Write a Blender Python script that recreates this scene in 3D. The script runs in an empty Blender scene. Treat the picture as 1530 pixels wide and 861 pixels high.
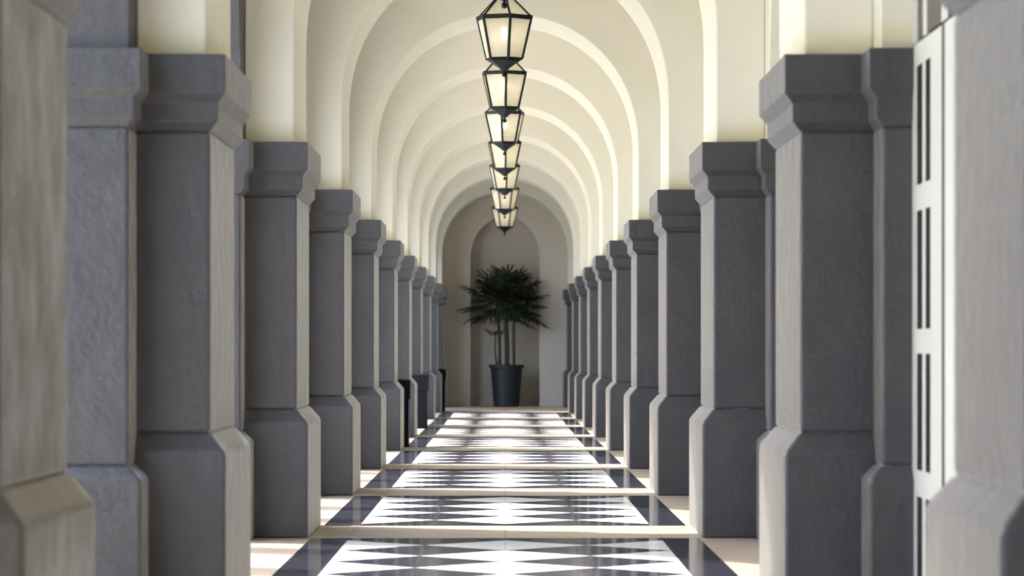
import bpy, bmesh, math, random
from mathutils import Vector, Matrix, noise
random.seed(7)
sc = bpy.context.scene
COL = sc.collection
PI = math.pi

# ------------------------------------------------------------------ layout (metres)
S = 5.0            # bay spacing
P0 = 0.391 * S     # front of pier "0" along +Y
DEPTH = 1.2        # depth of a pier base
EYE = 0.945
CAPZ = 2.011       # top of the capitals
CEILZ = 4.3
NP = 11            # piers per row
def pier_y(n): return P0 + n * S
WALL_Y = 58.0
REAR_Y = -4.0

# ------------------------------------------------------------------ helpers
def link(o, parent=None):
    COL.objects.link(o)
    if parent is not None: o.parent = parent
    return o
def tag(o, label=None, cat=None, group=None, kind=None):
    if label: o['label'] = label
    if cat: o['category'] = cat
    if group: o['group'] = group
    if kind: o['kind'] = kind
    return o
def empty(name, loc=(0, 0, 0), rz=0.0):
    o = bpy.data.objects.new(name, None)
    o.empty_display_size = 0.1
    o.location = loc; o.rotation_euler = (0, 0, rz)
    return link(o)
def build(name, bm, mats, parent=None, bevel=0.0, segs=2, smooth=False, normals=True):
    if normals: bmesh.ops.recalc_face_normals(bm, faces=bm.faces[:])
    me = bpy.data.meshes.new(name); bm.to_mesh(me); bm.free()
    if not isinstance(mats, (list, tuple)): mats = [mats]
    for m in mats: me.materials.append(m)
    if smooth:
        for p in me.polygons: p.use_smooth = True
    o = bpy.data.objects.new(name, me)
    if bevel > 0:
        b = o.modifiers.new('bevel', 'BEVEL'); b.width = bevel; b.segments = segs
        b.limit_method = 'ANGLE'; b.angle_limit = math.radians(25)
    return link(o, parent)
def copy_tree(o, parent=None):
    c = o.copy(); COL.objects.link(c)
    if parent is not None: c.parent = parent
    for ch in list(o.children): copy_tree(ch, c)
    return c
def box(bm, x0, x1, y0, y1, z0, z1):
    return loft(bm, [(x0, x1, y0, y1, z0), (x0, x1, y0, y1, z1)])
def loft(bm, rings, mi=0):
    vs = []
    for (x0, x1, y0, y1, z) in rings:
        vs.append([bm.verts.new(p) for p in ((x0, y0, z), (x1, y0, z), (x1, y1, z), (x0, y1, z))])
    f = [bm.faces.new(vs[0][::-1]), bm.faces.new(vs[-1])]
    for a, b in zip(vs, vs[1:]):
        for i in range(4):
            j = (i + 1) % 4
            f.append(bm.faces.new((a[i], a[j], b[j], b[i])))
    for q in f: q.material_index = mi
    return f
def tube(bm, pts, r, n=8, r2=None, cap=True):
    """round bar along a polyline, radius r tapering to r2"""
    pts = [Vector(p) for p in pts]; rings = []
    for i, p in enumerate(pts):
        a = pts[max(i - 1, 0)]; b = pts[min(i + 1, len(pts) - 1)]
        d = (b - a).normalized()
        u = d.cross(Vector((0, 0, 1)))
        if u.length < 1e-3: u = d.cross(Vector((1, 0, 0)))
        u.normalize(); v = d.cross(u)
        rr = r if r2 is None else r + (r2 - r) * i / (len(pts) - 1)
        rings.append([bm.verts.new(p + (u * math.cos(2 * PI * k / n) + v * math.sin(2 * PI * k / n)) * rr) for k in range(n)])
    for a, b in zip(rings, rings[1:]):
        for k in range(n):
            bm.faces.new((a[k], a[(k + 1) % n], b[(k + 1) % n], b[k]))
    if cap:
        bm.faces.new(rings[0]); bm.faces.new(rings[-1][::-1])
def lathe(bm, prof, n=32, rot=0.0, capb=True, capt=True):
    rings = []
    for (r, z) in prof:
        rings.append([bm.verts.new((r * math.cos(rot + 2 * PI * k / n), r * math.sin(rot + 2 * PI * k / n), z)) for k in range(n)])
    for a, b in zip(rings, rings[1:]):
        for k in range(n):
            bm.faces.new((a[k], a[(k + 1) % n], b[(k + 1) % n], b[k]))
    if capb: bm.faces.new(rings[0][::-1])
    if capt: bm.faces.new(rings[-1])

# ------------------------------------------------------------------ materials
def new_mat(name):
    m = bpy.data.materials.new(name); m.use_nodes = True
    nt = m.node_tree
    return m, nt, nt.nodes['Principled BSDF']
def noise_node(nt, vec, scale, detail=4, rough=0.55, dist=0.0):
    n = nt.nodes.new('ShaderNodeTexNoise')
    n.inputs['Scale'].default_value = scale; n.inputs['Detail'].default_value = detail
    n.inputs['Roughness'].default_value = rough; n.inputs['Distortion'].default_value = dist
    nt.links.new(vec, n.inputs['Vector'])
    return n.outputs['Fac']
def ramp(nt, fac, p0, p1, c0=(0, 0, 0, 1), c1=(1, 1, 1, 1)):
    r = nt.nodes.new('ShaderNodeValToRGB')
    r.color_ramp.elements[0].position = p0; r.color_ramp.elements[0].color = c0
    r.color_ramp.elements[1].position = p1; r.color_ramp.elements[1].color = c1
    nt.links.new(fac, r.inputs['Fac'])
    return r.outputs['Color']
def mix(nt, fac, a, b):
    m = nt.nodes.new('ShaderNodeMix'); m.data_type = 'RGBA'
    for sock, v in ((m.inputs[0], fac), (m.inputs[6], a), (m.inputs[7], b)):
        if isinstance(v, (int, float)): sock.default_value = v
        elif isinstance(v, tuple): sock.default_value = (*v, 1) if len(v) == 3 else v
        else: nt.links.new(v, sock)
    return m.outputs[2]
def math_node(nt, op, a, b=None, c=None):
    m = nt.nodes.new('ShaderNodeMath'); m.operation = op
    for i, v in enumerate((a, b, c)):
        if v is None: continue
        if isinstance(v, (int, float)): m.inputs[i].default_value = v
        else: nt.links.new(v, m.inputs[i])
    return m.outputs[0]
def bump(nt, bsdf, h, strength, dist):
    b = nt.nodes.new('ShaderNodeBump'); b.inputs['Strength'].default_value = strength
    b.inputs['Distance'].default_value = dist
    nt.links.new(h, b.inputs['Height']); nt.links.new(b.outputs['Normal'], bsdf.inputs['Normal'])
def world_pos(nt):
    g = nt.nodes.new('ShaderNodeNewGeometry'); return g.outputs['Position'], g
def stucco(name, col, col2, rough, bscale, bdist, stain=None, spec=0.5, sheen=None, dirt=False):
    m, nt, b = new_mat(name)
    pos, g = world_pos(nt)
    n1 = noise_node(nt, pos, 2.2, 5, 0.6, 0.4)
    c = mix(nt, ramp(nt, n1, 0.35, 0.7), col, col2)
    if stain:
        # weathering: a dirty line of stain just above the capitals
        sx = nt.nodes.new('ShaderNodeSeparateXYZ'); nt.links.new(pos, sx.inputs[0])
        z = math_node(nt, 'SUBTRACT', sx.outputs['Z'], CAPZ)
        zz = math_node(nt, 'ADD', z, math_node(nt, 'MULTIPLY', noise_node(nt, pos, 9, 3), -0.12))
        f = ramp(nt, zz, 0.0, 0.06, (1, 1, 1, 1), (0, 0, 0, 1))
        c = mix(nt, math_node(nt, 'MULTIPLY', f, 0.75), c, stain)
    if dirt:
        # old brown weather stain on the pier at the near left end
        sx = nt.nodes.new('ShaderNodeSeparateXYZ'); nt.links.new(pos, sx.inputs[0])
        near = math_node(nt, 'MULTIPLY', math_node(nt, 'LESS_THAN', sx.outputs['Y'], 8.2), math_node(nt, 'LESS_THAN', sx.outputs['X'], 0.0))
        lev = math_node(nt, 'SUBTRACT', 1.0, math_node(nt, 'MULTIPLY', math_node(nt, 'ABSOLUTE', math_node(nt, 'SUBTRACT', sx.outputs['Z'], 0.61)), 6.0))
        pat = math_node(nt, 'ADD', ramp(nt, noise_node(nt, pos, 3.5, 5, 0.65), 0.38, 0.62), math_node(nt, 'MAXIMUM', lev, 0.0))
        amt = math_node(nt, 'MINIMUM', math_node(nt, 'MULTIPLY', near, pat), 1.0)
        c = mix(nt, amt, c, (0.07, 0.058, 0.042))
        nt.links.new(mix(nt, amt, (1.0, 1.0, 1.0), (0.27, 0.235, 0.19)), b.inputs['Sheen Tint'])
    nt.links.new(c, b.inputs['Base Color'])
    b.inputs['Roughness'].default_value = rough
    b.inputs['Specular IOR Level'].default_value = spec
    if sheen:                                           # chalky limewash: scatters strongly towards grazing views
        b.inputs['Sheen Weight'].default_value, b.inputs['Sheen Roughness'].default_value = sheen
    h1 = noise_node(nt, pos, bscale, 4, 0.55, 0.6)
    h2 = noise_node(nt, pos, bscale * 0.22, 3, 0.5, 0.2)
    h = math_node(nt, 'ADD', h1, math_node(nt, 'MULTIPLY', h2, 2.0))
    bump(nt, b, h, 0.55, bdist)
    return m
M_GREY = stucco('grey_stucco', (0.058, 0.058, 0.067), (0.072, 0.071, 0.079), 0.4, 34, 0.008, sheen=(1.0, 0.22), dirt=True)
M_CAP = stucco('grey_capital_stucco', (0.054, 0.054, 0.061), (0.066, 0.065, 0.071), 0.45, 40, 0.007, sheen=(0.36, 0.24))
M_GREYR = stucco('grey_wall_paint', (0.062, 0.062, 0.070), (0.075, 0.074, 0.080), 0.6, 30, 0.008)
M_CREAM = stucco('cream_plaster', (0.755, 0.735, 0.63), (0.78, 0.755, 0.665), 0.65, 14, 0.004, stain=(0.70, 0.65, 0.44), spec=0.3)
M_TAUPE = stucco('taupe_plaster', (0.60, 0.55, 0.50), (0.64, 0.59, 0.535), 0.7, 12, 0.004, spec=0.3)
M_WHITE = stucco('white_paint', (0.52, 0.515, 0.47), (0.55, 0.545, 0.50), 0.5, 40, 0.0008)

def plain(name, col, rough, metal=0.0, spec=0.5, var=0.12, scale=18):
    m, nt, b = new_mat(name)
    pos, g = world_pos(nt)
    n = noise_node(nt, pos, scale, 3)
    lo = tuple(c * (1 - var) for c in col); hi = tuple(min(1, c * (1 + var)) for c in col)
    nt.links.new(mix(nt, n, lo, hi), b.inputs['Base Color'])
    b.inputs['Roughness'].default_value = rough; b.inputs['Metallic'].default_value = metal
    b.inputs['Specular IOR Level'].default_value = spec
    return m
M_IRON = plain('dark_blue_iron', (0.006, 0.009, 0.013), 0.45, spec=0.25)
M_DARK = plain('dark_recess', (0.012, 0.012, 0.016), 0.6)
M_BIN = plain('black_lacquer', (0.006, 0.007, 0.011), 0.6, spec=0.15)
M_POT = plain('charcoal_pot', (0.018, 0.0185, 0.026), 0.55)
M_SOIL = plain('soil', (0.03, 0.022, 0.016), 0.95, var=0.5, scale=60)
M_TRUNK = plain('fibrous_trunk', (0.055, 0.045, 0.035), 0.9, var=0.5, scale=90)
M_GRASS = plain('lawn', (0.16, 0.17, 0.10), 0.95, var=0.35, scale=6)
M_PAVE = plain('terrace_stone', (0.62, 0.60, 0.55), 0.8, var=0.15, scale=3)
M_ROOM = plain('dim_room', (0.05, 0.048, 0.045), 0.8)

def leaf_mat():
    m, nt, b = new_mat('palm_leaf')
    pos, g = world_pos(nt)
    n = noise_node(nt, pos, 7, 3)
    nt.links.new(mix(nt, n, (0.016, 0.026, 0.014), (0.036, 0.052, 0.026)), b.inputs['Base Color'])
    b.inputs['Roughness'].default_value = 0.5
    return m
M_LEAF = leaf_mat()

def marble(name, c0, c1, joint, rough, pitch, polish):
    """polished tile with faint veins and hairline joints every pitch metres"""
    m, nt, b = new_mat(name)
    pos, g = world_pos(nt)
    n = noise_node(nt, pos, 3.0, 6, 0.65, 1.2)
    c = mix(nt, ramp(nt, n, 0.35, 0.7), c0, c1)
    sx = nt.nodes.new('ShaderNodeSeparateXYZ'); nt.links.new(pos, sx.inputs[0])
    def line(o, p, w, off):
        f = math_node(nt, 'FRACT', math_node(nt, 'DIVIDE', math_node(nt, 'ADD', o, off), p))
        d = math_node(nt, 'MINIMUM', f, math_node(nt, 'SUBTRACT', 1.0, f))
        return math_node(nt, 'LESS_THAN', d, w / p)
    l = math_node(nt, 'MAXIMUM', line(sx.outputs['X'], pitch[0], 0.0022, 40 * pitch[0] + pitch[2]), line(sx.outputs['Y'], pitch[1], 0.004, pitch[3]))
    c = mix(nt, math_node(nt, 'MULTIPLY', l, 0.65), c, joint)
    nt.links.new(c, b.inputs['Base Color'])
    # worn polish: the reflection never takes over completely, even at very flat angles
    rg = math_node(nt, 'MULTIPLY_ADD', noise_node(nt, pos, 5, 4), rough * 0.8, rough * 0.6)
    nt.nodes.remove(b)
    df = nt.nodes.new('ShaderNodeBsdfDiffuse'); nt.links.new(c, df.inputs['Color'])
    gl = nt.nodes.new('ShaderNodeBsdfGlossy'); nt.links.new(rg, gl.inputs['Roughness'])
    gl.inputs['Color'].default_value = (1, 1, 1, 1)
    bu = nt.nodes.new('ShaderNodeBump'); bu.inputs['Strength'].default_value = 0.12; bu.inputs['Distance'].default_value = 0.004
    nt.links.new(noise_node(nt, pos, 1.6, 2), bu.inputs['Height']); nt.links.new(bu.outputs[0], gl.inputs['Normal'])
    fr = nt.nodes.new('ShaderNodeFresnel'); fr.inputs['IOR'].default_value = 1.5
    ms = nt.nodes.new('ShaderNodeMixShader')
    nt.links.new(math_node(nt, 'MINIMUM', fr.outputs[0], polish), ms.inputs[0])
    nt.links.new(df.outputs[0], ms.inputs[1]); nt.links.new(gl.outputs[0], ms.inputs[2])
    nt.links.new(ms.outputs[0], nt.nodes['Material Output'].inputs['Surface'])
    return m
M_TW = marble('white_marble', (0.80, 0.81, 0.82), (0.70, 0.72, 0.74), (0.35, 0.35, 0.36), 0.10, (0.395, 5.0, 0, 2.0), 0.42)
M_TB = marble('black_marble', (0.016, 0.017, 0.028), (0.032, 0.033, 0.048), (0.10, 0.10, 0.12), 0.09, (0.395, 5.0, 0, 2.0), 0.48)
def stone_mat():
    m, nt, b = new_mat('limestone')
    pos, g = world_pos(nt)
    mp = nt.nodes.new('ShaderNodeMapping'); mp.inputs['Scale'].default_value = (1.2, 6, 1)
    nt.links.new(pos, mp.inputs['Vector'])
    n = noise_node(nt, mp.outputs[0], 2.2, 6, 0.65, 0.8)
    c = mix(nt, ramp(nt, n, 0.3, 0.72), (0.29, 0.235, 0.18), (0.46, 0.40, 0.325))
    sx = nt.nodes.new('ShaderNodeSeparateXYZ'); nt.links.new(pos, sx.inputs[0])
    f = math_node(nt, 'FRACT', math_node(nt, 'DIVIDE', math_node(nt, 'ADD', sx.outputs['X'], 20.0), 0.8))
    d = math_node(nt, 'MINIMUM', f, math_node(nt, 'SUBTRACT', 1.0, f))
    c = mix(nt, math_node(nt, 'MULTIPLY', math_node(nt, 'LESS_THAN', d, 0.004), 0.7), c, (0.12, 0.09, 0.07))
    nt.links.new(c, b.inputs['Base Color'])
    b.inputs['Roughness'].default_value = 0.45
    bump(nt, b, noise_node(nt, pos, 25, 4), 0.2, 0.003)
    return m
M_STONE = stone_mat()

def frosted():
    m = bpy.data.materials.new('frosted_glass'); m.use_nodes = True
    nt = m.node_tree; nt.nodes.clear()
    out = nt.nodes.new('ShaderNodeOutputMaterial')
    pos, g = world_pos(nt)
    n = noise_node(nt, pos, 14, 4, 0.6, 0.5)
    c = mix(nt, n, (0.82, 0.79, 0.68), (0.92, 0.90, 0.81))
    tr = nt.nodes.new('ShaderNodeBsdfTranslucent'); nt.links.new(c, tr.inputs['Color'])
    df = nt.nodes.new('ShaderNodeBsdfDiffuse'); nt.links.new(c, df.inputs['Color'])
    gl = nt.nodes.new('ShaderNodeBsdfGlossy'); gl.inputs['Roughness'].default_value = 0.25
    m1 = nt.nodes.new('ShaderNodeMixShader'); m1.inputs[0].default_value = 0.35
    rf = nt.nodes.new('ShaderNodeBsdfRefraction'); rf.inputs['IOR'].default_value = 1.12; rf.inputs['Roughness'].default_value = 0.55
    m0 = nt.nodes.new('ShaderNodeMixShader'); m0.inputs[0].default_value = 0.45
    nt.links.new(tr.outputs[0], m0.inputs[1]); nt.links.new(rf.outputs[0], m0.inputs[2])
    nt.links.new(m0.outputs[0], m1.inputs[1]); nt.links.new(df.outputs[0], m1.inputs[2])
    m2 = nt.nodes.new('ShaderNodeMixShader'); m2.inputs[0].default_value = 0.06
    nt.links.new(m1.outputs[0], m2.inputs[1]); nt.links.new(gl.outputs[0], m2.inputs[2])
    nt.links.new(m2.outputs[0], out.inputs['Surface'])
    return m
M_FROST = frosted()
def emit(name, col, s):
    m = bpy.data.materials.new(name); m.use_nodes = True
    nt = m.node_tree; nt.nodes.clear()
    out = nt.nodes.new('ShaderNodeOutputMaterial'); e = nt.nodes.new('ShaderNodeEmission')
    e.inputs['Color'].default_value = (*col, 1); e.inputs['Strength'].default_value = s
    nt.links.new(e.outputs[0], out.inputs['Surface'])
    return m
M_BULB = emit('warm_bulb', (1.0, 0.88, 0.70), 26.0)
def pane_mat():
    m, nt, b = new_mat('door_glass')
    b.inputs['Base Color'].default_value = (0.08, 0.085, 0.10, 1)
    b.inputs['Roughness'].default_value = 0.03
    b.inputs['Transmission Weight'].default_value = 0.85
    b.inputs['IOR'].default_value = 1.12
    return m
M_PANE = pane_mat()

# ------------------------------------------------------------------ floor
bm = bmesh.new()
def fq(x0, x1, y0, y1, mi):
    f = bm.faces.new([bm.verts.new(p) for p in ((x0, y0, 0), (x1, y0, 0), (x1, y1, 0), (x0, y1, 0))]); f.material_index = mi
def ft(pts, mi):
    f = bm.faces.new([bm.verts.new((x, y, 0)) for x, y in pts]); f.material_index = mi
XE, XB, XF = 1.9, 0.985, 0.79
ys = pier_y(1) - S                                      # first strip is the pier row nobody sees
fq(-XE, XE, REAR_Y, pier_y(0), 0)
for n in range(0, NP + 1):
    a = pier_y(n); b_ = a + DEPTH
    end = WALL_Y if n == NP else b_
    fq(-XE, XE, a, end, 0)                              # stone band under each pair of piers
    if n == NP: break
    y0, y1 = b_, pier_y(n + 1)
    fq(-XE, -XB, y0, y1, 0); fq(XB, XE, y0, y1, 0)      # stone margins
    if n == NP - 1:
        fq(-XB, XB, y0, y1, 0); continue
    bd = 0.2
    fq(-XB, -XF, y0, y1, 2); fq(XF, XB, y0, y1, 2)
    fq(-XF, XF, y0, y0 + bd, 2); fq(-XF, XF, y1 - bd, y1, 2)
    f0, f1 = y0 + bd, y1 - bd
    R = 4; dy = (f1 - f0) / R; h = XF / 2
    for r in range(R):
        ya, yb = f0 + r * dy, f0 + (r + 1) * dy; ym = (ya + yb) / 2
        for cx in (-h, h):
            # lattice: black diamonds centred at (cx, ya) and (cx, yb), white at (cx +- h, ym)
            ft([(cx - h, ya), (cx, ym), (cx - h, yb)], 1)
            ft([(cx + h, ya), (cx + h, yb), (cx, ym)], 1)
            ft([(cx - h, ya), (cx + h, ya), (cx, ym)], 2)
            ft([(cx - h, yb), (cx, ym), (cx + h, yb)], 2)
for f in bm.faces: f.normal_update()
bmesh.ops.remove_doubles(bm, verts=bm.verts[:], dist=1e-5)
fl = build('floor', bm, [M_STONE, M_TW, M_TB]); tag(fl, 'stone floor with black and white harlequin marble panels between the piers', 'floor', kind='structure')

# unseen terrace and lawn on the left; terrace widened and pale to bounce sun
bm = bmesh.new(); box(bm, -14.0, -1.9, REAR_Y, WALL_Y + 6, -0.3, -0.02)
o = build('terrace', bm, M_PAVE); tag(o, 'unseen pale stone terrace outside the left arcade, bouncing sun inside', 'terrace', kind='structure')
bm = bmesh.new(); box(bm, -90, -14.0, -60, 130, -0.4, -0.06)
o = build('ground', bm, M_GRASS); tag(o, 'lawn beyond the terrace on the left', 'ground', kind='structure')

# ------------------------------------------------------------------ piers
PX = 1.5                                                # lateral centre of a pier
def pier_rings(x, ya, yb, prof):
    """prof: list of (inset from the outermost outline, z)"""
    return [(-x + i, x - i, ya + i, yb - i, z) for i, z in prof]
def cross(bm, prof_core, prof_arm):
    # local frame: x across (0 = pier centre), y from the front of the core base
    loft(bm, pier_rings(0.5, 0.0, DEPTH, prof_core))
    loft(bm, pier_rings(0.225, -0.25, DEPTH + 0.25, prof_arm))
P = 0.06
def make_pier():
    root = empty('stucco_pier')
    bm = bmesh.new()
    cross(bm, [(0, 0), (0, 0.583), (P, 0.655)], [(0, 0), (0, 0.497), (0.05, 0.545)])
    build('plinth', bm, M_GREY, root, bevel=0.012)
    bm = bmesh.new()
    cross(bm, [(P, 0.655), (P, 1.738)], [(0.05, 0.545), (0.05, 1.738)])
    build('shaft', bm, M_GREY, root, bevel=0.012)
    bm = bmesh.new()
    prof = [(P, 1.738), (0.03, 1.773), (0.03, 1.836), (0, 1.872), (0, CAPZ)]
    cross(bm, prof, [(0.05 if i == P else i * 0.9, z) for i, z in prof])
    build('capital', bm, M_CAP, root, bevel=0.004)
    return root
ORD = ['', 'nearest', 'second', 'third', 'fourth', 'fifth', 'sixth', 'seventh', 'eighth', 'ninth', 'tenth', 'eleventh']
LL = {1: 'nearest stucco pier of the left row, blurred and stained brown, cut by the frame',
      2: 'second pier of the left row, beside the blurred nearest one, its side arm pale grey',
      3: 'third grey pier from the camera in the left row',
      4: 'fourth grey pier from the camera in the left row',
      5: 'fifth grey pier from the camera in the left row',
      6: 'sixth left grey pier, with the nearest black bin behind its plinth',
      7: 'seventh left grey pier, just beyond the nearest black bin',
      8: 'eighth left grey pier, with the middle black bin before its plinth',
      9: 'ninth left grey pier, bluish, between the middle and farthest black bins',
      10: 'tenth left grey pier, with the farthest black bin behind its plinth',
      11: 'last dark pier of the left row, against the end wall'}
RL = {1: 'nearest pale grey pier of the right row, blurred, hiding the white glazed door',
      2: 'second dark grey pier of the right row, left of the white glazed door',
      3: 'third dark grey pier from the camera in the right row',
      4: 'fourth dark grey pier from the camera in the right row',
      5: 'fifth rough dark grey pier from the camera in the right row',
      6: 'sixth grey pier from the camera in the right row',
      7: 'seventh grey pier from the camera in the right row',
      8: 'eighth grey pier from the camera in the right row',
      9: 'ninth bluish grey pier from the camera in the right row',
      10: 'tenth dark bluish pier of the right row, last but one before the end wall',
      11: 'last dark pier of the right row, against the end wall'}
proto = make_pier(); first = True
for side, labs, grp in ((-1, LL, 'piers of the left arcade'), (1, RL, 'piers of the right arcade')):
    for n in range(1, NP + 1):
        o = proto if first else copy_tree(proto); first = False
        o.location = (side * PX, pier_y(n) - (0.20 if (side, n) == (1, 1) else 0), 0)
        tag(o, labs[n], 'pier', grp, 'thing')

# ------------------------------------------------------------------ cream transverse arches
AX, AZC, ARX, ARZ = 1.075, 1.62, 1.075, 1.112           # half width; stilted curve centre and radii
WIN = 1.325                                             # inner face of the arcade walls
def arch_curve(n=48):
    pts = [(AX, CAPZ)]
    t0 = math.asin((CAPZ - AZC) / ARZ)
    # straight up to where the curve takes over
    pts = [(AX, CAPZ)]
    zst = 2.08
    for i in range(n + 1):
        t = PI * i / n
        pts.append((ARX * math.cos(t), zst + (3.675 - zst) * math.sin(t) ** 1.0))
    pts.append((-AX, CAPZ))
    return pts
def true_curve(n=56):
    """stilted semicircle: springs at 2.60, apex at 3.675"""
    zst = 2.58
    pts = [(AX, CAPZ), (AX, CAPZ + 0.3)]
    for i in range(n + 1):
        t = PI * i / n
        c, s_ = math.cos(t), math.sin(t)
        e = 0.94                                       # slightly fuller than a circle at the haunches
        pts.append((math.copysign(abs(c) ** e, c) * ARX, zst + (3.675 - zst) * s_ ** e))
    pts += [(-AX, CAPZ + 0.3), (-AX, CAPZ)]
    return pts
def make_arch(dep):
    bm = bmesh.new()
    cv = true_curve()
    fr, bk = [], []
    outer = []
    for (x, z) in cv:                                   # outer partner of each curve point
        if z <= 2.32: outer.append((math.copysign(WIN, x), z))
        else:
            a = math.atan2(z - 2.32, x)
            # ray from the centre out to the rectangle
            tx = WIN / max(abs(math.cos(a)), 1e-6); tz = (CEILZ - 2.32) / max(math.sin(a), 1e-6)
            t = min(tx, tz); outer.append((t * math.cos(a), 2.32 + t * math.sin(a)))
    # make sure the corners exist
    def col(pts, y): return [bm.verts.new((x, y, z)) for x, z in pts]
    ci0, ci1 = col(cv, 0), col(cv, dep)
    # snap nearest outer points to the corners
    for sx in (1, -1):
        k = min(range(len(outer)), key=lambda i: (outer[i][0] - sx * WIN) ** 2 + (outer[i][1] - CEILZ) ** 2)
        outer[k] = (sx * WIN, CEILZ)
    co0, co1 = col(outer, 0), col(outer, dep)
    for i in range(len(cv) - 1):
        bm.faces.new((ci0[i], ci0[i + 1], co0[i + 1], co0[i]))
        bm.faces.new((ci1[i + 1], ci1[i], co1[i], co1[i + 1]))
        bm.faces.new((ci0[i + 1], ci0[i], ci1[i], ci1[i + 1]))
        bm.faces.new((co0[i], co0[i + 1], co1[i + 1], co1[i]))
    bm.faces.new((ci0[0], co0[0], co1[0], ci1[0])); bm.faces.new((ci0[-1], ci1[-1], co1[-1], co0[-1]))
    o = build('transverse_arch', bm, M_CREAM, bevel=0.010)
    return o
AL = {1: 'nearest cream plaster arch, spanning the nearest blurred piers overhead',
      2: 'second cream arch from the camera, resting on the second pair of piers',
      3: 'third cream arch from the camera, resting on the third pair of piers',
      4: 'fourth cream arch from the camera, resting on the fourth pair of piers',
      5: 'fifth cream arch, the nearest whose crown shows behind the largest whole lantern',
      6: 'sixth cream arch from the camera, resting on the sixth pair of piers',
      7: 'seventh cream arch from the camera, resting on the seventh pair of piers',
      8: 'eighth cream arch from the camera, its underside greyer, on the eighth pair of piers',
      9: 'ninth bluish cream arch from the camera, on the ninth pair of piers',
      10: 'tenth bluish cream arch, last but one before the palm wall',
      11: 'innermost dark arch against the end wall with the palm'}
parch = make_arch(DEPTH - 2 * P)
for n in range(1, NP + 1):
    o = parch if n == 1 else copy_tree(parch)
    o.location = (0, pier_y(n) + P, 0)
    if n == NP: o.scale.y = (WALL_Y - pier_y(n) - P) / (DEPTH - 2 * P)
    tag(o, AL[n], 'arch', 'cream arches across the corridor', 'thing')

# ------------------------------------------------------------------ arcade walls with longitudinal arches
SP = CAPZ
def arcade_wall(side, mat, name, closed_last):
    """wall between the capitals and the ceiling with one round arch per bay, plus the outer buttresses"""
    bm = bmesh.new()
    xi, xo = 1.325, 1.675
    ycur = pier_y(0) + DEPTH + 0.20
    def slab(y0, y1, z0, z1):
        box(bm, min(side * xi, side * xo), max(side * xi, side * xo), y0, y1, z0, z1)
    slab(REAR_Y, pier_y(0) + DEPTH + 0.20, 0, CEILZ)    # solid wall behind the camera
    for n in range(0, NP):
        y0 = pier_y(n) + DEPTH + 0.20; y1 = pier_y(n + 1) - 0.20
        last = n == NP - 1
        if last and closed_last:
            slab(y0, y1, 0, CEILZ)
        else:
            r = (y1 - y0) / 2; yc = (y0 + y1) / 2; N = 40
            cv = [(yc - r * math.cos(PI * i / N), SP + r * math.sin(PI * i / N)) for i in range(N + 1)]
            A = [bm.verts.new((side * xi, y, z)) for y, z in cv]; B = [bm.verts.new((side * xo, y, z)) for y, z in cv]
            C = [bm.verts.new((side * xi, y, CEILZ)) for y, z in cv]; D = [bm.verts.new((side * xo, y, CEILZ)) for y, z in cv]
            for i in range(N):
                bm.faces.new((A[i], A[i + 1], C[i + 1], C[i])); bm.faces.new((B[i + 1], B[i], D[i], D[i + 1]))
                bm.faces.new((A[i + 1], A[i], B[i], B[i + 1])); bm.faces.new((C[i], C[i + 1], D[i + 1], D[i]))
            bm.faces.new((A[0], C[0], D[0], B[0])); bm.faces.new((A[-1], B[-1], D[-1], C[-1]))
        # over the pier that follows
        ye = WALL_Y if n + 1 == NP else pier_y(n + 1) + DEPTH + 0.20
        slab(y1, ye, SP + 0.001, CEILZ)
        pa = sorted((side * 1.675, side * 1.94))
        box(bm, pa[0], pa[1], pier_y(n + 1) + P, pier_y(n + 1) + DEPTH - P, SP + 0.001, CEILZ)
    o = build(name, bm, mat)
    tag(o, None, None, kind='structure')
    return o
wl = arcade_wall(-1, M_GREYR, 'wall_left', False); tag(wl, 'grey arcade wall over the left piers, open to the sun', 'wall')
wr = arcade_wall(1, M_CREAM, 'wall_right', True); tag(wr, 'cream arcade wall over the right piers', 'wall')

# added unseen outside on the left: blocks dimming the last bays, posts banding the floor
bm = bmesh.new(); box(bm, -16.0, -1.95, WALL_Y, WALL_Y + 8, -0.3, 11.0); box(bm, -16.0, -7.0, WALL_Y - 6.0, WALL_Y, -0.3, 7.0)
o = build('wall_shade', bm, M_TAUPE); tag(o, 'unseen taupe blocks outside on the left, added to dim the last bays', 'wall', kind='structure')
per = empty('shade_posts', (-3.3, 0, 0)); tag(per, 'row of unseen slim white posts added outside the left arcade to cast bands of shade', 'shade_posts', kind='structure')
k = 0; yy = 1.0
while yy < 28:
    bm = bmesh.new(); box(bm, -.12, .12, yy - .19, yy + .19, -0.02, 2.75)
    build('post', bm, M_WHITE, per); k += 1; yy += 1.45

# ceiling / roof
bm = bmesh.new(); box(bm, -2.0, 2.0, REAR_Y, WALL_Y + 1.6, CEILZ, CEILZ + 0.25)
o = build('ceiling', bm, M_CREAM); tag(o, 'flat cream ceiling above the arches', 'ceiling', kind='structure')
# wall behind the camera
bm = bmesh.new(); box(bm, -1.675, 1.675, REAR_Y - 0.3, REAR_Y, 0, CEILZ)
o = build('wall_rear', bm, M_CREAM); tag(o, 'cream wall behind the camera', 'wall', kind='structure')

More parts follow.
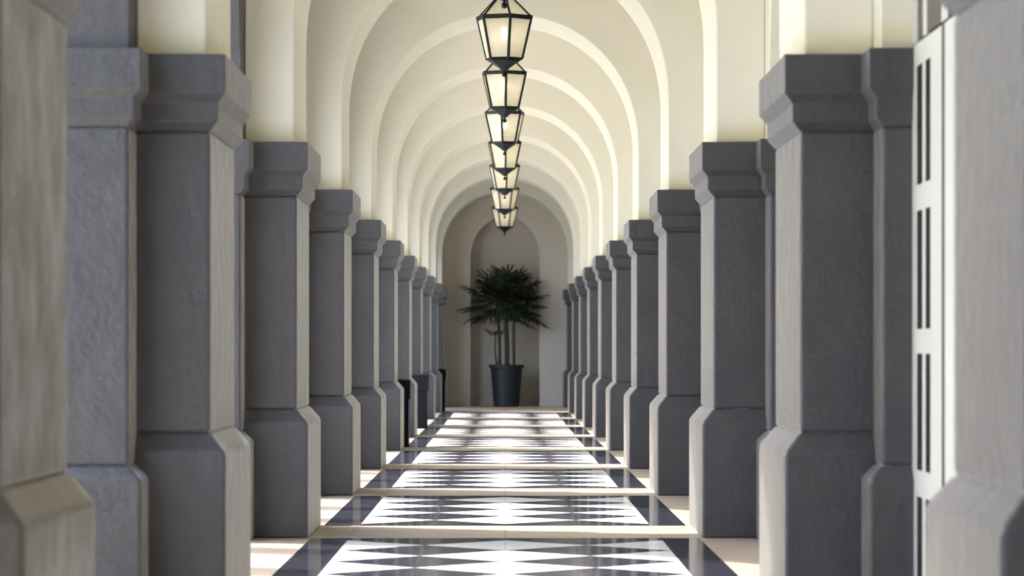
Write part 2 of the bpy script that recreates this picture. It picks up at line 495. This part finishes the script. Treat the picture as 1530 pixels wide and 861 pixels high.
# end wall with arched niche
bm = bmesh.new()
NW, NAP, NDEP = 0.60, 3.29, 0.5
nz = NAP - 0.72
N = 40
cv = [(NW, 0.0)] + [(NW * math.cos(PI * i / N), nz + 0.72 * math.sin(PI * i / N)) for i in range(N + 1)] + [(-NW, 0.0)]
A = [bm.verts.new((x, WALL_Y, z)) for x, z in cv]; B = [bm.verts.new((x, WALL_Y + NDEP, z)) for x, z in cv]
outer = []
for (x, z) in cv:
    if z < nz + 0.01: outer.append((math.copysign(1.95, x), z))
    else:
        a = math.atan2(z - nz, x); t = min(1.95 / max(abs(math.cos(a)), 1e-6), (CEILZ - nz) / max(math.sin(a), 1e-6))
        outer.append((t * math.cos(a), nz + t * math.sin(a)))
for sx in (1, -1):
    k = min(range(len(outer)), key=lambda i: (outer[i][0] - sx * 1.95) ** 2 + (outer[i][1] - CEILZ) ** 2); outer[k] = (sx * 1.95, CEILZ)
C = [bm.verts.new((x, WALL_Y, z)) for x, z in outer]
for i in range(len(cv) - 1):
    bm.faces.new((A[i], A[i + 1], C[i + 1], C[i])); bm.faces.new((A[i + 1], A[i], B[i], B[i + 1]))
bm.faces.new(B)
D = [bm.verts.new(p) for p in ((-1.95, WALL_Y + NDEP + .3, 0), (1.95, WALL_Y + NDEP + .3, 0), (1.95, WALL_Y + NDEP + .3, CEILZ), (-1.95, WALL_Y + NDEP + .3, CEILZ))]
bm.faces.new(D)
o = build('wall_end', bm, M_TAUPE, normals=False); tag(o, 'taupe end wall with a tall arched niche', 'wall', kind='structure')
bm = bmesh.new(); box(bm, -NW, NW, WALL_Y, WALL_Y + NDEP, -0.1, 0.0)
o = build('trim_1', bm, M_STONE); tag(o, 'stone floor slab inside the niche', 'niche floor', kind='structure')

# ------------------------------------------------------------------ white glazed doors in the right arcade
bm = bmesh.new()
for (x0, x1, y0, y1, z0, z1) in ((5.2, 5.4, REAR_Y, WALL_Y, 0, CEILZ), (1.95, 5.4, REAR_Y, WALL_Y, -0.12, -0.02), (2.0, 5.4, REAR_Y, WALL_Y, CEILZ, CEILZ + .25),
                                 (1.95, 5.4, REAR_Y - .2, REAR_Y, 0, CEILZ), (1.95, 5.4, WALL_Y, WALL_Y + .2, 0, CEILZ)):
    box(bm, x0, x1, y0, y1, z0, z1)
o = build('wall_interior', bm, M_ROOM); tag(o, 'dim room behind the glazed doors on the right', 'room', kind='structure')
PANES = [(0.12, 0.44), (0.538, 0.936), (1.027, 1.4315), (1.528, 1.936)]
ROWZ = [0.0] + [z for p in PANES for z in p] + [2.02]
DX, DT = 1.432, 0.045
def make_leaf(parent, y1, w, mirror):
    """one leaf, its far edge at local y1, extending towards -y"""
    bm = bmesh.new()
    cols = [(0.0, 0.125), (0.285, 0.365), (0.50, w)]
    if mirror: cols = [(w - b, w - a) for a, b in cols][::-1]
    for a, b in cols: box(bm, 0, DT, y1 - b, y1 - a, 0.012, 2.02)
    for k in range(0, len(ROWZ), 2):
        z0, z1 = max(ROWZ[k], 0.012), ROWZ[k + 1]
        for (a, b), (c, d) in zip(cols, cols[1:]):
            box(bm, 0.0003, DT - .002, y1 - c, y1 - b, z0, z1)
    leaf = build('leaf', bm, M_WHITE, parent, bevel=0.004, segs=1)
    g = bmesh.new(); box(g, 0.0014, 0.007, y1 - w + .03, y1 - .03, 0.05, 1.98)
    build('glass', g, M_PANE, leaf)
    return leaf
def make_door(n):
    y0 = pier_y(n) + DEPTH + 0.20; y1 = pier_y(n + 1) - 0.20
    L = y1 - y0; r = L / 2
    root = empty('door_%d' % max(n, 1) if n else 'door_11', (DX, y0, 0))
    w = (L - 3 * 0.055) / 4
    for k in range(4):
        make_leaf(root, L - k * (w + 0.055), w, k % 2 == 1)
    bm = bmesh.new()
    for k in range(3):                                  # dark rebate strips between the leaves
        yy = L - (k + 1) * w - k * 0.055
        box(bm, -0.001, 0.05, yy - 0.06, yy + .005, 0.0, 2.02)
    build('rebate_strip', bm, M_DARK, root)
    # fanlight over the leaves: rim, uprights and arched pane
    bm = bmesh.new(); N = 32
    for i in range(N):
        t0, t1 = PI * i / N, PI * (i + 1) / N
        q = []
        for t, rr in ((t0, r), (t1, r), (t1, r - .13), (t0, r - .13)):
            q.append((r + rr * math.cos(t), SP + .012 + rr * math.sin(t) * (r - .004) / r))
        va = [bm.verts.new((0, y, z)) for y, z in q]; vb = [bm.verts.new((DT, y, z)) for y, z in q]
        bm.faces.new(va); bm.faces.new(vb[::-1])
        for a in range(4): bm.faces.new((va[a], vb[a], vb[(a + 1) % 4], va[(a + 1) % 4]))
    for k in range(4):
        for off in (0.325, w):
            yy = L - k * (w + .055) - off
            if k % 2 == 1: yy = L - k * (w + .055) - (w - off)
            hh = math.sqrt(max(0, r * r - (yy - r) ** 2))
            if hh > 0.3: box(bm, 0.004, DT - .004, yy - .05, yy + .05, 2.03, SP + hh - .06)
    zz = 2.45
    for zz in (2.52, 3.02):
        hw = math.sqrt(r * r - (zz - SP) ** 2) - .06
        box(bm, 0.005, DT - .005, r - hw, r + hw, zz - .045, zz + .045)
    fan = build('fanlight', bm, M_WHITE, root)
    g = bmesh.new()
    pts = [(r + (r - .05) * math.cos(PI * i / N), SP + .02 + (r - .05) * math.sin(PI * i / N)) for i in range(N + 1)]
    va = [g.verts.new((0.006, y, z)) for y, z in pts]; vb = [g.verts.new((0.012, y, z)) for y, z in pts]
    g.faces.new(va); g.faces.new(vb[::-1])
    for a in range(N + 1): g.faces.new((va[a], vb[a], vb[(a + 1) % (N + 1)], va[(a + 1) % (N + 1)]))
    build('fanlight_glass', g, M_PANE, fan)
    return root
d1 = make_door(1); tag(d1, 'white glazed door with stacked dark panes between the two nearest right piers', 'door', 'doors of the right arcade', 'structure')
for n in [0] + list(range(2, NP - 1)):
    d = copy_tree(d1); d.name = 'door_%d' % (n if n else 11)
    d.location.y = pier_y(n) + DEPTH + 0.20
    tag(d, 'white glazed door hidden beyond right pier %s from the camera' % (ORD[n] if n else 'behind'), 'door', 'doors of the right arcade', 'structure')

# ------------------------------------------------------------------ lanterns
def make_lantern():
    root = empty('hanging_lantern')                     # origin at the rim plane
    R1, R0, H, RH = 0.212, 0.138, 0.31, 0.195
    def hx(r, z, k): return Vector((r * math.cos(PI / 3 * k - PI / 2), r * math.sin(PI / 3 * k - PI / 2), z))
    bm = bmesh.new()
    rim = [hx(R1, 0, k) for k in range(6)]; low = [hx(R0, -H, k) for k in range(6)]; top = [hx(0.035, RH - .02, k) for k in range(6)]
    lathe(bm, [(R1 - .03, -.018), (R1 + .004, -.020), (R1 + .014, .012), (R1 - .02, .016)], 6, -PI / 2, False, False)
    lathe(bm, [(R0 - .03, -H - .008), (R0 + .004, -H - .008), (R0 + .006, -H + .008), (R0 - .03, -H + .008)], 6, -PI / 2, False, False)
    for k in range(6):
        tube(bm, [low[k], rim[k]], 0.0115, 6)
        tube(bm, [rim[k], top[k]], 0.0085, 6)
    build('frame', bm, M_IRON, root)
    for k in range(6):
        g = bmesh.new(); j = (k + 1) % 6
        a, b, c, d = low[k], low[j], rim[j], rim[k]
        nrm = (b - a).cross(d - a).normalized() * 0.002
        va = [g.verts.new(p - nrm) for p in (a, b, c, d)]; vb = [g.verts.new(p + nrm) for p in (a, b, c, d)]
        g.faces.new(va[::-1]); g.faces.new(vb)
        for q in range(4): g.faces.new((va[q], va[(q + 1) % 4], vb[(q + 1) % 4], vb[q]))
        build('glass_pane', g, M_FROST, root)
    g = bmesh.new()
    for k in range(6):
        j = (k + 1) % 6
        g.faces.new([g.verts.new(p) for p in (rim[k] * .985, rim[j] * .985, top[j], top[k])])
    rg = build('roof_glass', g, M_FROST, root)
    so = rg.modifiers.new('thickness', 'SOLIDIFY'); so.thickness = 0.004
    bm = bmesh.new()
    lathe(bm, [(0.045, RH - .03), (0.05, RH - .01), (0.022, RH + .02), (0.012, RH + .05)], 6, -PI / 2)
    build('crown_cap', bm, M_IRON, root)
    bm = bmesh.new()
    lathe(bm, [(R0 - .01, -H - .006), (R0 - .012, -H - .016), (0.085, -H - .040), (0.045, -H - .066), (0.028, -H - .082), (0.012, -H - .088)], 6, -PI / 2)
    build('base_cone', bm, M_IRON, root)
    bm = bmesh.new()
    lathe(bm, [(0.008, -H - .084), (0.008, -H - .098), (0.015, -H - .103), (0.021, -H - .116), (0.015, -H - .129), (0.004, -H - .135)], 14)
    build('finial', bm, M_IRON, root, smooth=True)
    bm = bmesh.new()
    tube(bm, [(0, 0, RH + .04), (0, 0, CEILZ - 3.45 + 0.0)], 0.009, 8)
    build('suspension_rod', bm, M_IRON, root)
    bm = bmesh.new()
    lathe(bm, [(0.012, -.02), (0.05, -.015), (0.06, 0.0)], 20)
    c = build('ceiling_rose', bm, M_IRON, root); c.location.z = CEILZ - 3.45
    bm = bmesh.new()
    lathe(bm, [(0.006, -.165), (0.02, -.150), (0.026, -.12), (0.018, -.09), (0.01, -.075)], 16)
    build('bulb', bm, M_BULB, root, smooth=True)
    bm = bmesh.new(); tube(bm, [(0, 0, -.077), (0, 0, RH - .01)], 0.010, 8)
    build('lamp_holder', bm, M_IRON, root)
    return root
LN = {0: ('iron and glass lantern cut off by the top edge, only its tip showing', 0.0, 0),
      1: ('largest whole iron lantern, its roof touching the top edge', 0.0, 12),
      2: ('second iron lantern of the row, hanging just below the largest one', 0.0, 4),
      3: ('third iron lantern from the top of the row, below two larger ones', 0.0, -9),
      4: ('fourth iron lantern down the row, middle one of the seven whole lanterns', 0.0, 4),
      5: ('fifth iron lantern down the row, third from the lowest', 0.0, 9),
      6: ('sixth iron lantern down the row, last but one before the lowest', -0.06, 33),
      7: ('smallest and lowest lantern, with amber panes, above the palm', -0.135, 29)}
lp = make_lantern()
for i in range(8):
    lab, dz, rot = LN[i]
    o = lp if i == 0 else copy_tree(lp)
    o.location = (-0.004, S * (4.01 + i), 3.45 + dz); o.rotation_euler = (0, 0, math.radians(rot))
    tag(o, lab, 'lantern', 'hanging lanterns along the corridor', 'thing')
    if dz:                                              # these two hang on longer rods
        for ch in o.children:
            if ch.name.startswith('suspension_rod'):
                ch.data = ch.data.copy()
                for v in ch.data.vertices:
                    if v.co.z > 0.5: v.co.z -= dz
            if ch.name.startswith('ceiling_rose'): ch.location.z -= dz

# ------------------------------------------------------------------ black bins against the left piers
def make_bin():
    root = empty('litter_bin')
    bm = bmesh.new()
    loft(bm, [(-0.155, 0.155, -0.155, 0.155, 0.0), (-0.15, 0.15, -0.15, 0.15, 0.02), (-0.15, 0.15, -0.15, 0.15, 0.47)])
    build('bin_body', bm, M_BIN, root, bevel=0.006)
    bm = bmesh.new()
    loft(bm, [(-0.165, 0.165, -0.165, 0.165, 0.47), (-0.165, 0.165, -0.165, 0.165, 0.655), (-0.15, 0.15, -0.15, 0.15, 0.675)])
    build('bin_lid', bm, M_BIN, root, bevel=0.006)
    bm = bmesh.new(); box(bm, 0.166, 0.168, -0.10, 0.10, 0.54, 0.60)
    build('bin_slot', bm, M_DARK, root)
    return root
b0 = make_bin()
for i, (y, lab) in enumerate(((pier_y(6) + DEPTH + 0.18, 'nearest black bin, behind the plinth of the sixth left pier'),
                              (8.22 * S + .17, 'middle black bin, before the plinth of the eighth left pier'),
                              (pier_y(10) + DEPTH + 0.18, 'farthest black bin, behind the plinth of the tenth left pier'))):
    o = b0 if i == 0 else copy_tree(b0)
    o.location = (-1.107, y, 0); tag(o, lab, 'bin', 'black bins along the left piers')

# ------------------------------------------------------------------ palm in a pot
pal = empty('potted_palm', (0.025, WALL_Y - 0.12, 0))
tag(pal, 'tall dark green fan palm in a tapered charcoal pot before the niche', 'plant')
bm = bmesh.new()
lathe(bm, [(0.21, 0.0), (0.222, 0.01), (0.275, 0.66), (0.305, 0.665), (0.308, 0.72), (0.285, 0.725), (0.275, 0.66), (0.26, 0.62)], 40, capt=False)
build('pot', bm, M_POT, pal, smooth=False)
bm = bmesh.new(); lathe(bm, [(0.24, 0.60), (0.266, 0.64), (0.15, 0.655), (0.02, 0.66)], 28)
build('soil', bm, M_SOIL, pal)
def fan_leaf(bm, base, direc, size, droop, nl, rng):
    """palmate leaf: pleated blunt leaflets radiating from the stalk tip"""
    d = direc.normalized()
    side = d.cross(Vector((0, 0, 1)))
    if side.length < .05: side = Vector((1, 0, 0))
    side.normalize(); up = side.cross(d).normalized()
    for k in range(nl):
        a = math.radians(-105 + 210 * k / (nl - 1)) + rng.uniform(-.06, .06)
        L = size * (0.78 + .22 * math.cos(a)) * rng.uniform(.88, 1.08)
        dr = (d * math.cos(a) + side * math.sin(a)).normalized()
        w = size * 0.062
        sd = dr.cross(up).normalized()
        prev = None
        for j, (t, ww) in enumerate(((0.02, .25), (.3, .8), (.65, 1.0), (.92, .85), (1.0, .35))):
            p = base + dr * (L * t) + up * (-.05 * size * abs(math.sin(a))) + Vector((0, 0, -droop * size * t * t))
            fold = up * (w * .35 * ww)
            row = [bm.verts.new(p - sd * w * ww + fold), bm.verts.new(p), bm.verts.new(p + sd * w * ww + fold)]
            if prev:
                bm.faces.new((prev[0], prev[1], row[1], row[0])); bm.faces.new((prev[1], prev[2], row[2], row[1]))
            prev = row
rng = random.Random(11)
trunks = [((-0.12, -0.02), (-0.17, 0.0), 1.93, 0.030), ((-0.01, 0.02), (0.0, -.03), 2.02, 0.046), ((0.11, -0.03), (0.17, 0.03), 1.90, 0.028), ((-0.15, .06), (-.20, .02), 1.26, 0.016)]
for ti, ((bx, by), (tx, ty), hh, rr) in enumerate(trunks):
    pts = []
    for k in range(9):
        t = k / 8
        pts.append((bx + (tx - bx) * t + .02 * math.sin(t * 4 + ti), by + (ty - by) * t, 0.63 + (hh - .63) * t))
    bm = bmesh.new(); tube(bm, pts, rr, 10, rr * .8)
    tr = build('trunk', bm, M_TRUNK, pal, smooth=True)
    bl, bs = bmesh.new(), bmesh.new()
    nfr = (17, 24, 17, 5)[ti]
    small = ti == 3
    for q in range(nfr):
        az = 2 * PI * (q * 0.381966 % 1) + rng.uniform(-.2, .2)
        u = (q + .5) / nfr
        el = rng.uniform(.1, 1.0) if small else math.radians(-22 + 92 * u)
        st = rng.uniform(.08, .13) if small else rng.uniform(.26, .44) * (1.0 if u < .6 else .66)
        z0 = hh - (0.02 if small else .26 * (1 - u))
        p0 = Vector((tx, ty, z0))
        d = Vector((math.cos(az) * math.cos(el), math.sin(az) * math.cos(el) * .62, math.sin(el)))
        p2 = p0 + d * st + Vector((0, 0, -.02))
        if p2.y > 0.36: p2.y = 0.36
        tube(bs, [p0, p0 + d * st * .5 + Vector((0, 0, .03)), p2], 0.006, 5, 0.004)
        dd = d + Vector((0, 0, -.10))
        fan_leaf(bl, p2, dd, (.15 if small else rng.uniform(.32, .42)), .16, 9 if small else 13, rng)
    for v in bl.verts:                                  # keep leaf tips off the niche back
        if v.co.y > .52: v.co.y = .52 + (v.co.y - .52) * .1
    build('fronds', bl, M_LEAF, pal, normals=False)
    build('leaf_stalks', bs, M_LEAF, pal)

# ------------------------------------------------------------------ light
SUNV = Vector((1.0, -0.5, -1.15))
sd = bpy.data.lights.new('sun', 'SUN'); sd.energy = 8.5; sd.angle = math.radians(0.9); sd.color = (1.0, 0.97, 0.92)
so = bpy.data.objects.new('sun', sd); so.rotation_euler = SUNV.to_track_quat('-Z', 'Y').to_euler(); so.location = (-20, 40, 25); link(so)
w = bpy.data.worlds.new('World'); sc.world = w; w.use_nodes = True
nt = w.node_tree
bg = nt.nodes['Background']
sky = nt.nodes.new('ShaderNodeTexSky'); sky.sky_type = 'NISHITA'; sky.sun_disc = False
sky.sun_elevation = math.radians(45.8); sky.sun_rotation = math.atan2(-1.0, 0.5)
sky.air_density = 1.0; sky.dust_density = 2.5; sky.ozone_density = 1.0
haze = nt.nodes.new('ShaderNodeMix'); haze.data_type = 'RGBA'; haze.inputs[0].default_value = 0.5
haze.inputs[7].default_value = (1.25, 1.22, 1.15, 1)    # thin bright cloud over the blue
nt.links.new(sky.outputs[0], haze.inputs[6]); nt.links.new(haze.outputs[2], bg.inputs['Color']); bg.inputs['Strength'].default_value = 1.25

# ------------------------------------------------------------------ camera
cd = bpy.data.cameras.new('camera'); cam = bpy.data.objects.new('camera', cd); link(cam)
cam.location = (0, 0, EYE); cam.rotation_euler = (PI / 2, 0, 0)
cd.sensor_width = 36; cd.lens = 117.5
cd.shift_x = 10.5 / 1530; cd.shift_y = 95.5 / 1530
cd.clip_start = 0.05; cd.clip_end = 400
cd.dof.use_dof = True; cd.dof.focus_distance = 22.5; cd.dof.aperture_fstop = 5.6; cd.dof.aperture_blades = 0
sc.camera = cam
sc.view_settings.view_transform = 'Standard'; sc.view_settings.look = 'None'
sc.view_settings.gamma = 1.0; sc.view_settings.use_curve_mapping = False
sc.view_settings.exposure = 0.52
sc.cycles.max_bounces = 10; sc.cycles.diffuse_bounces = 7; sc.cycles.glossy_bounces = 5
sc.cycles.sample_clamp_indirect = 8.0
sc.cycles.use_denoising = True
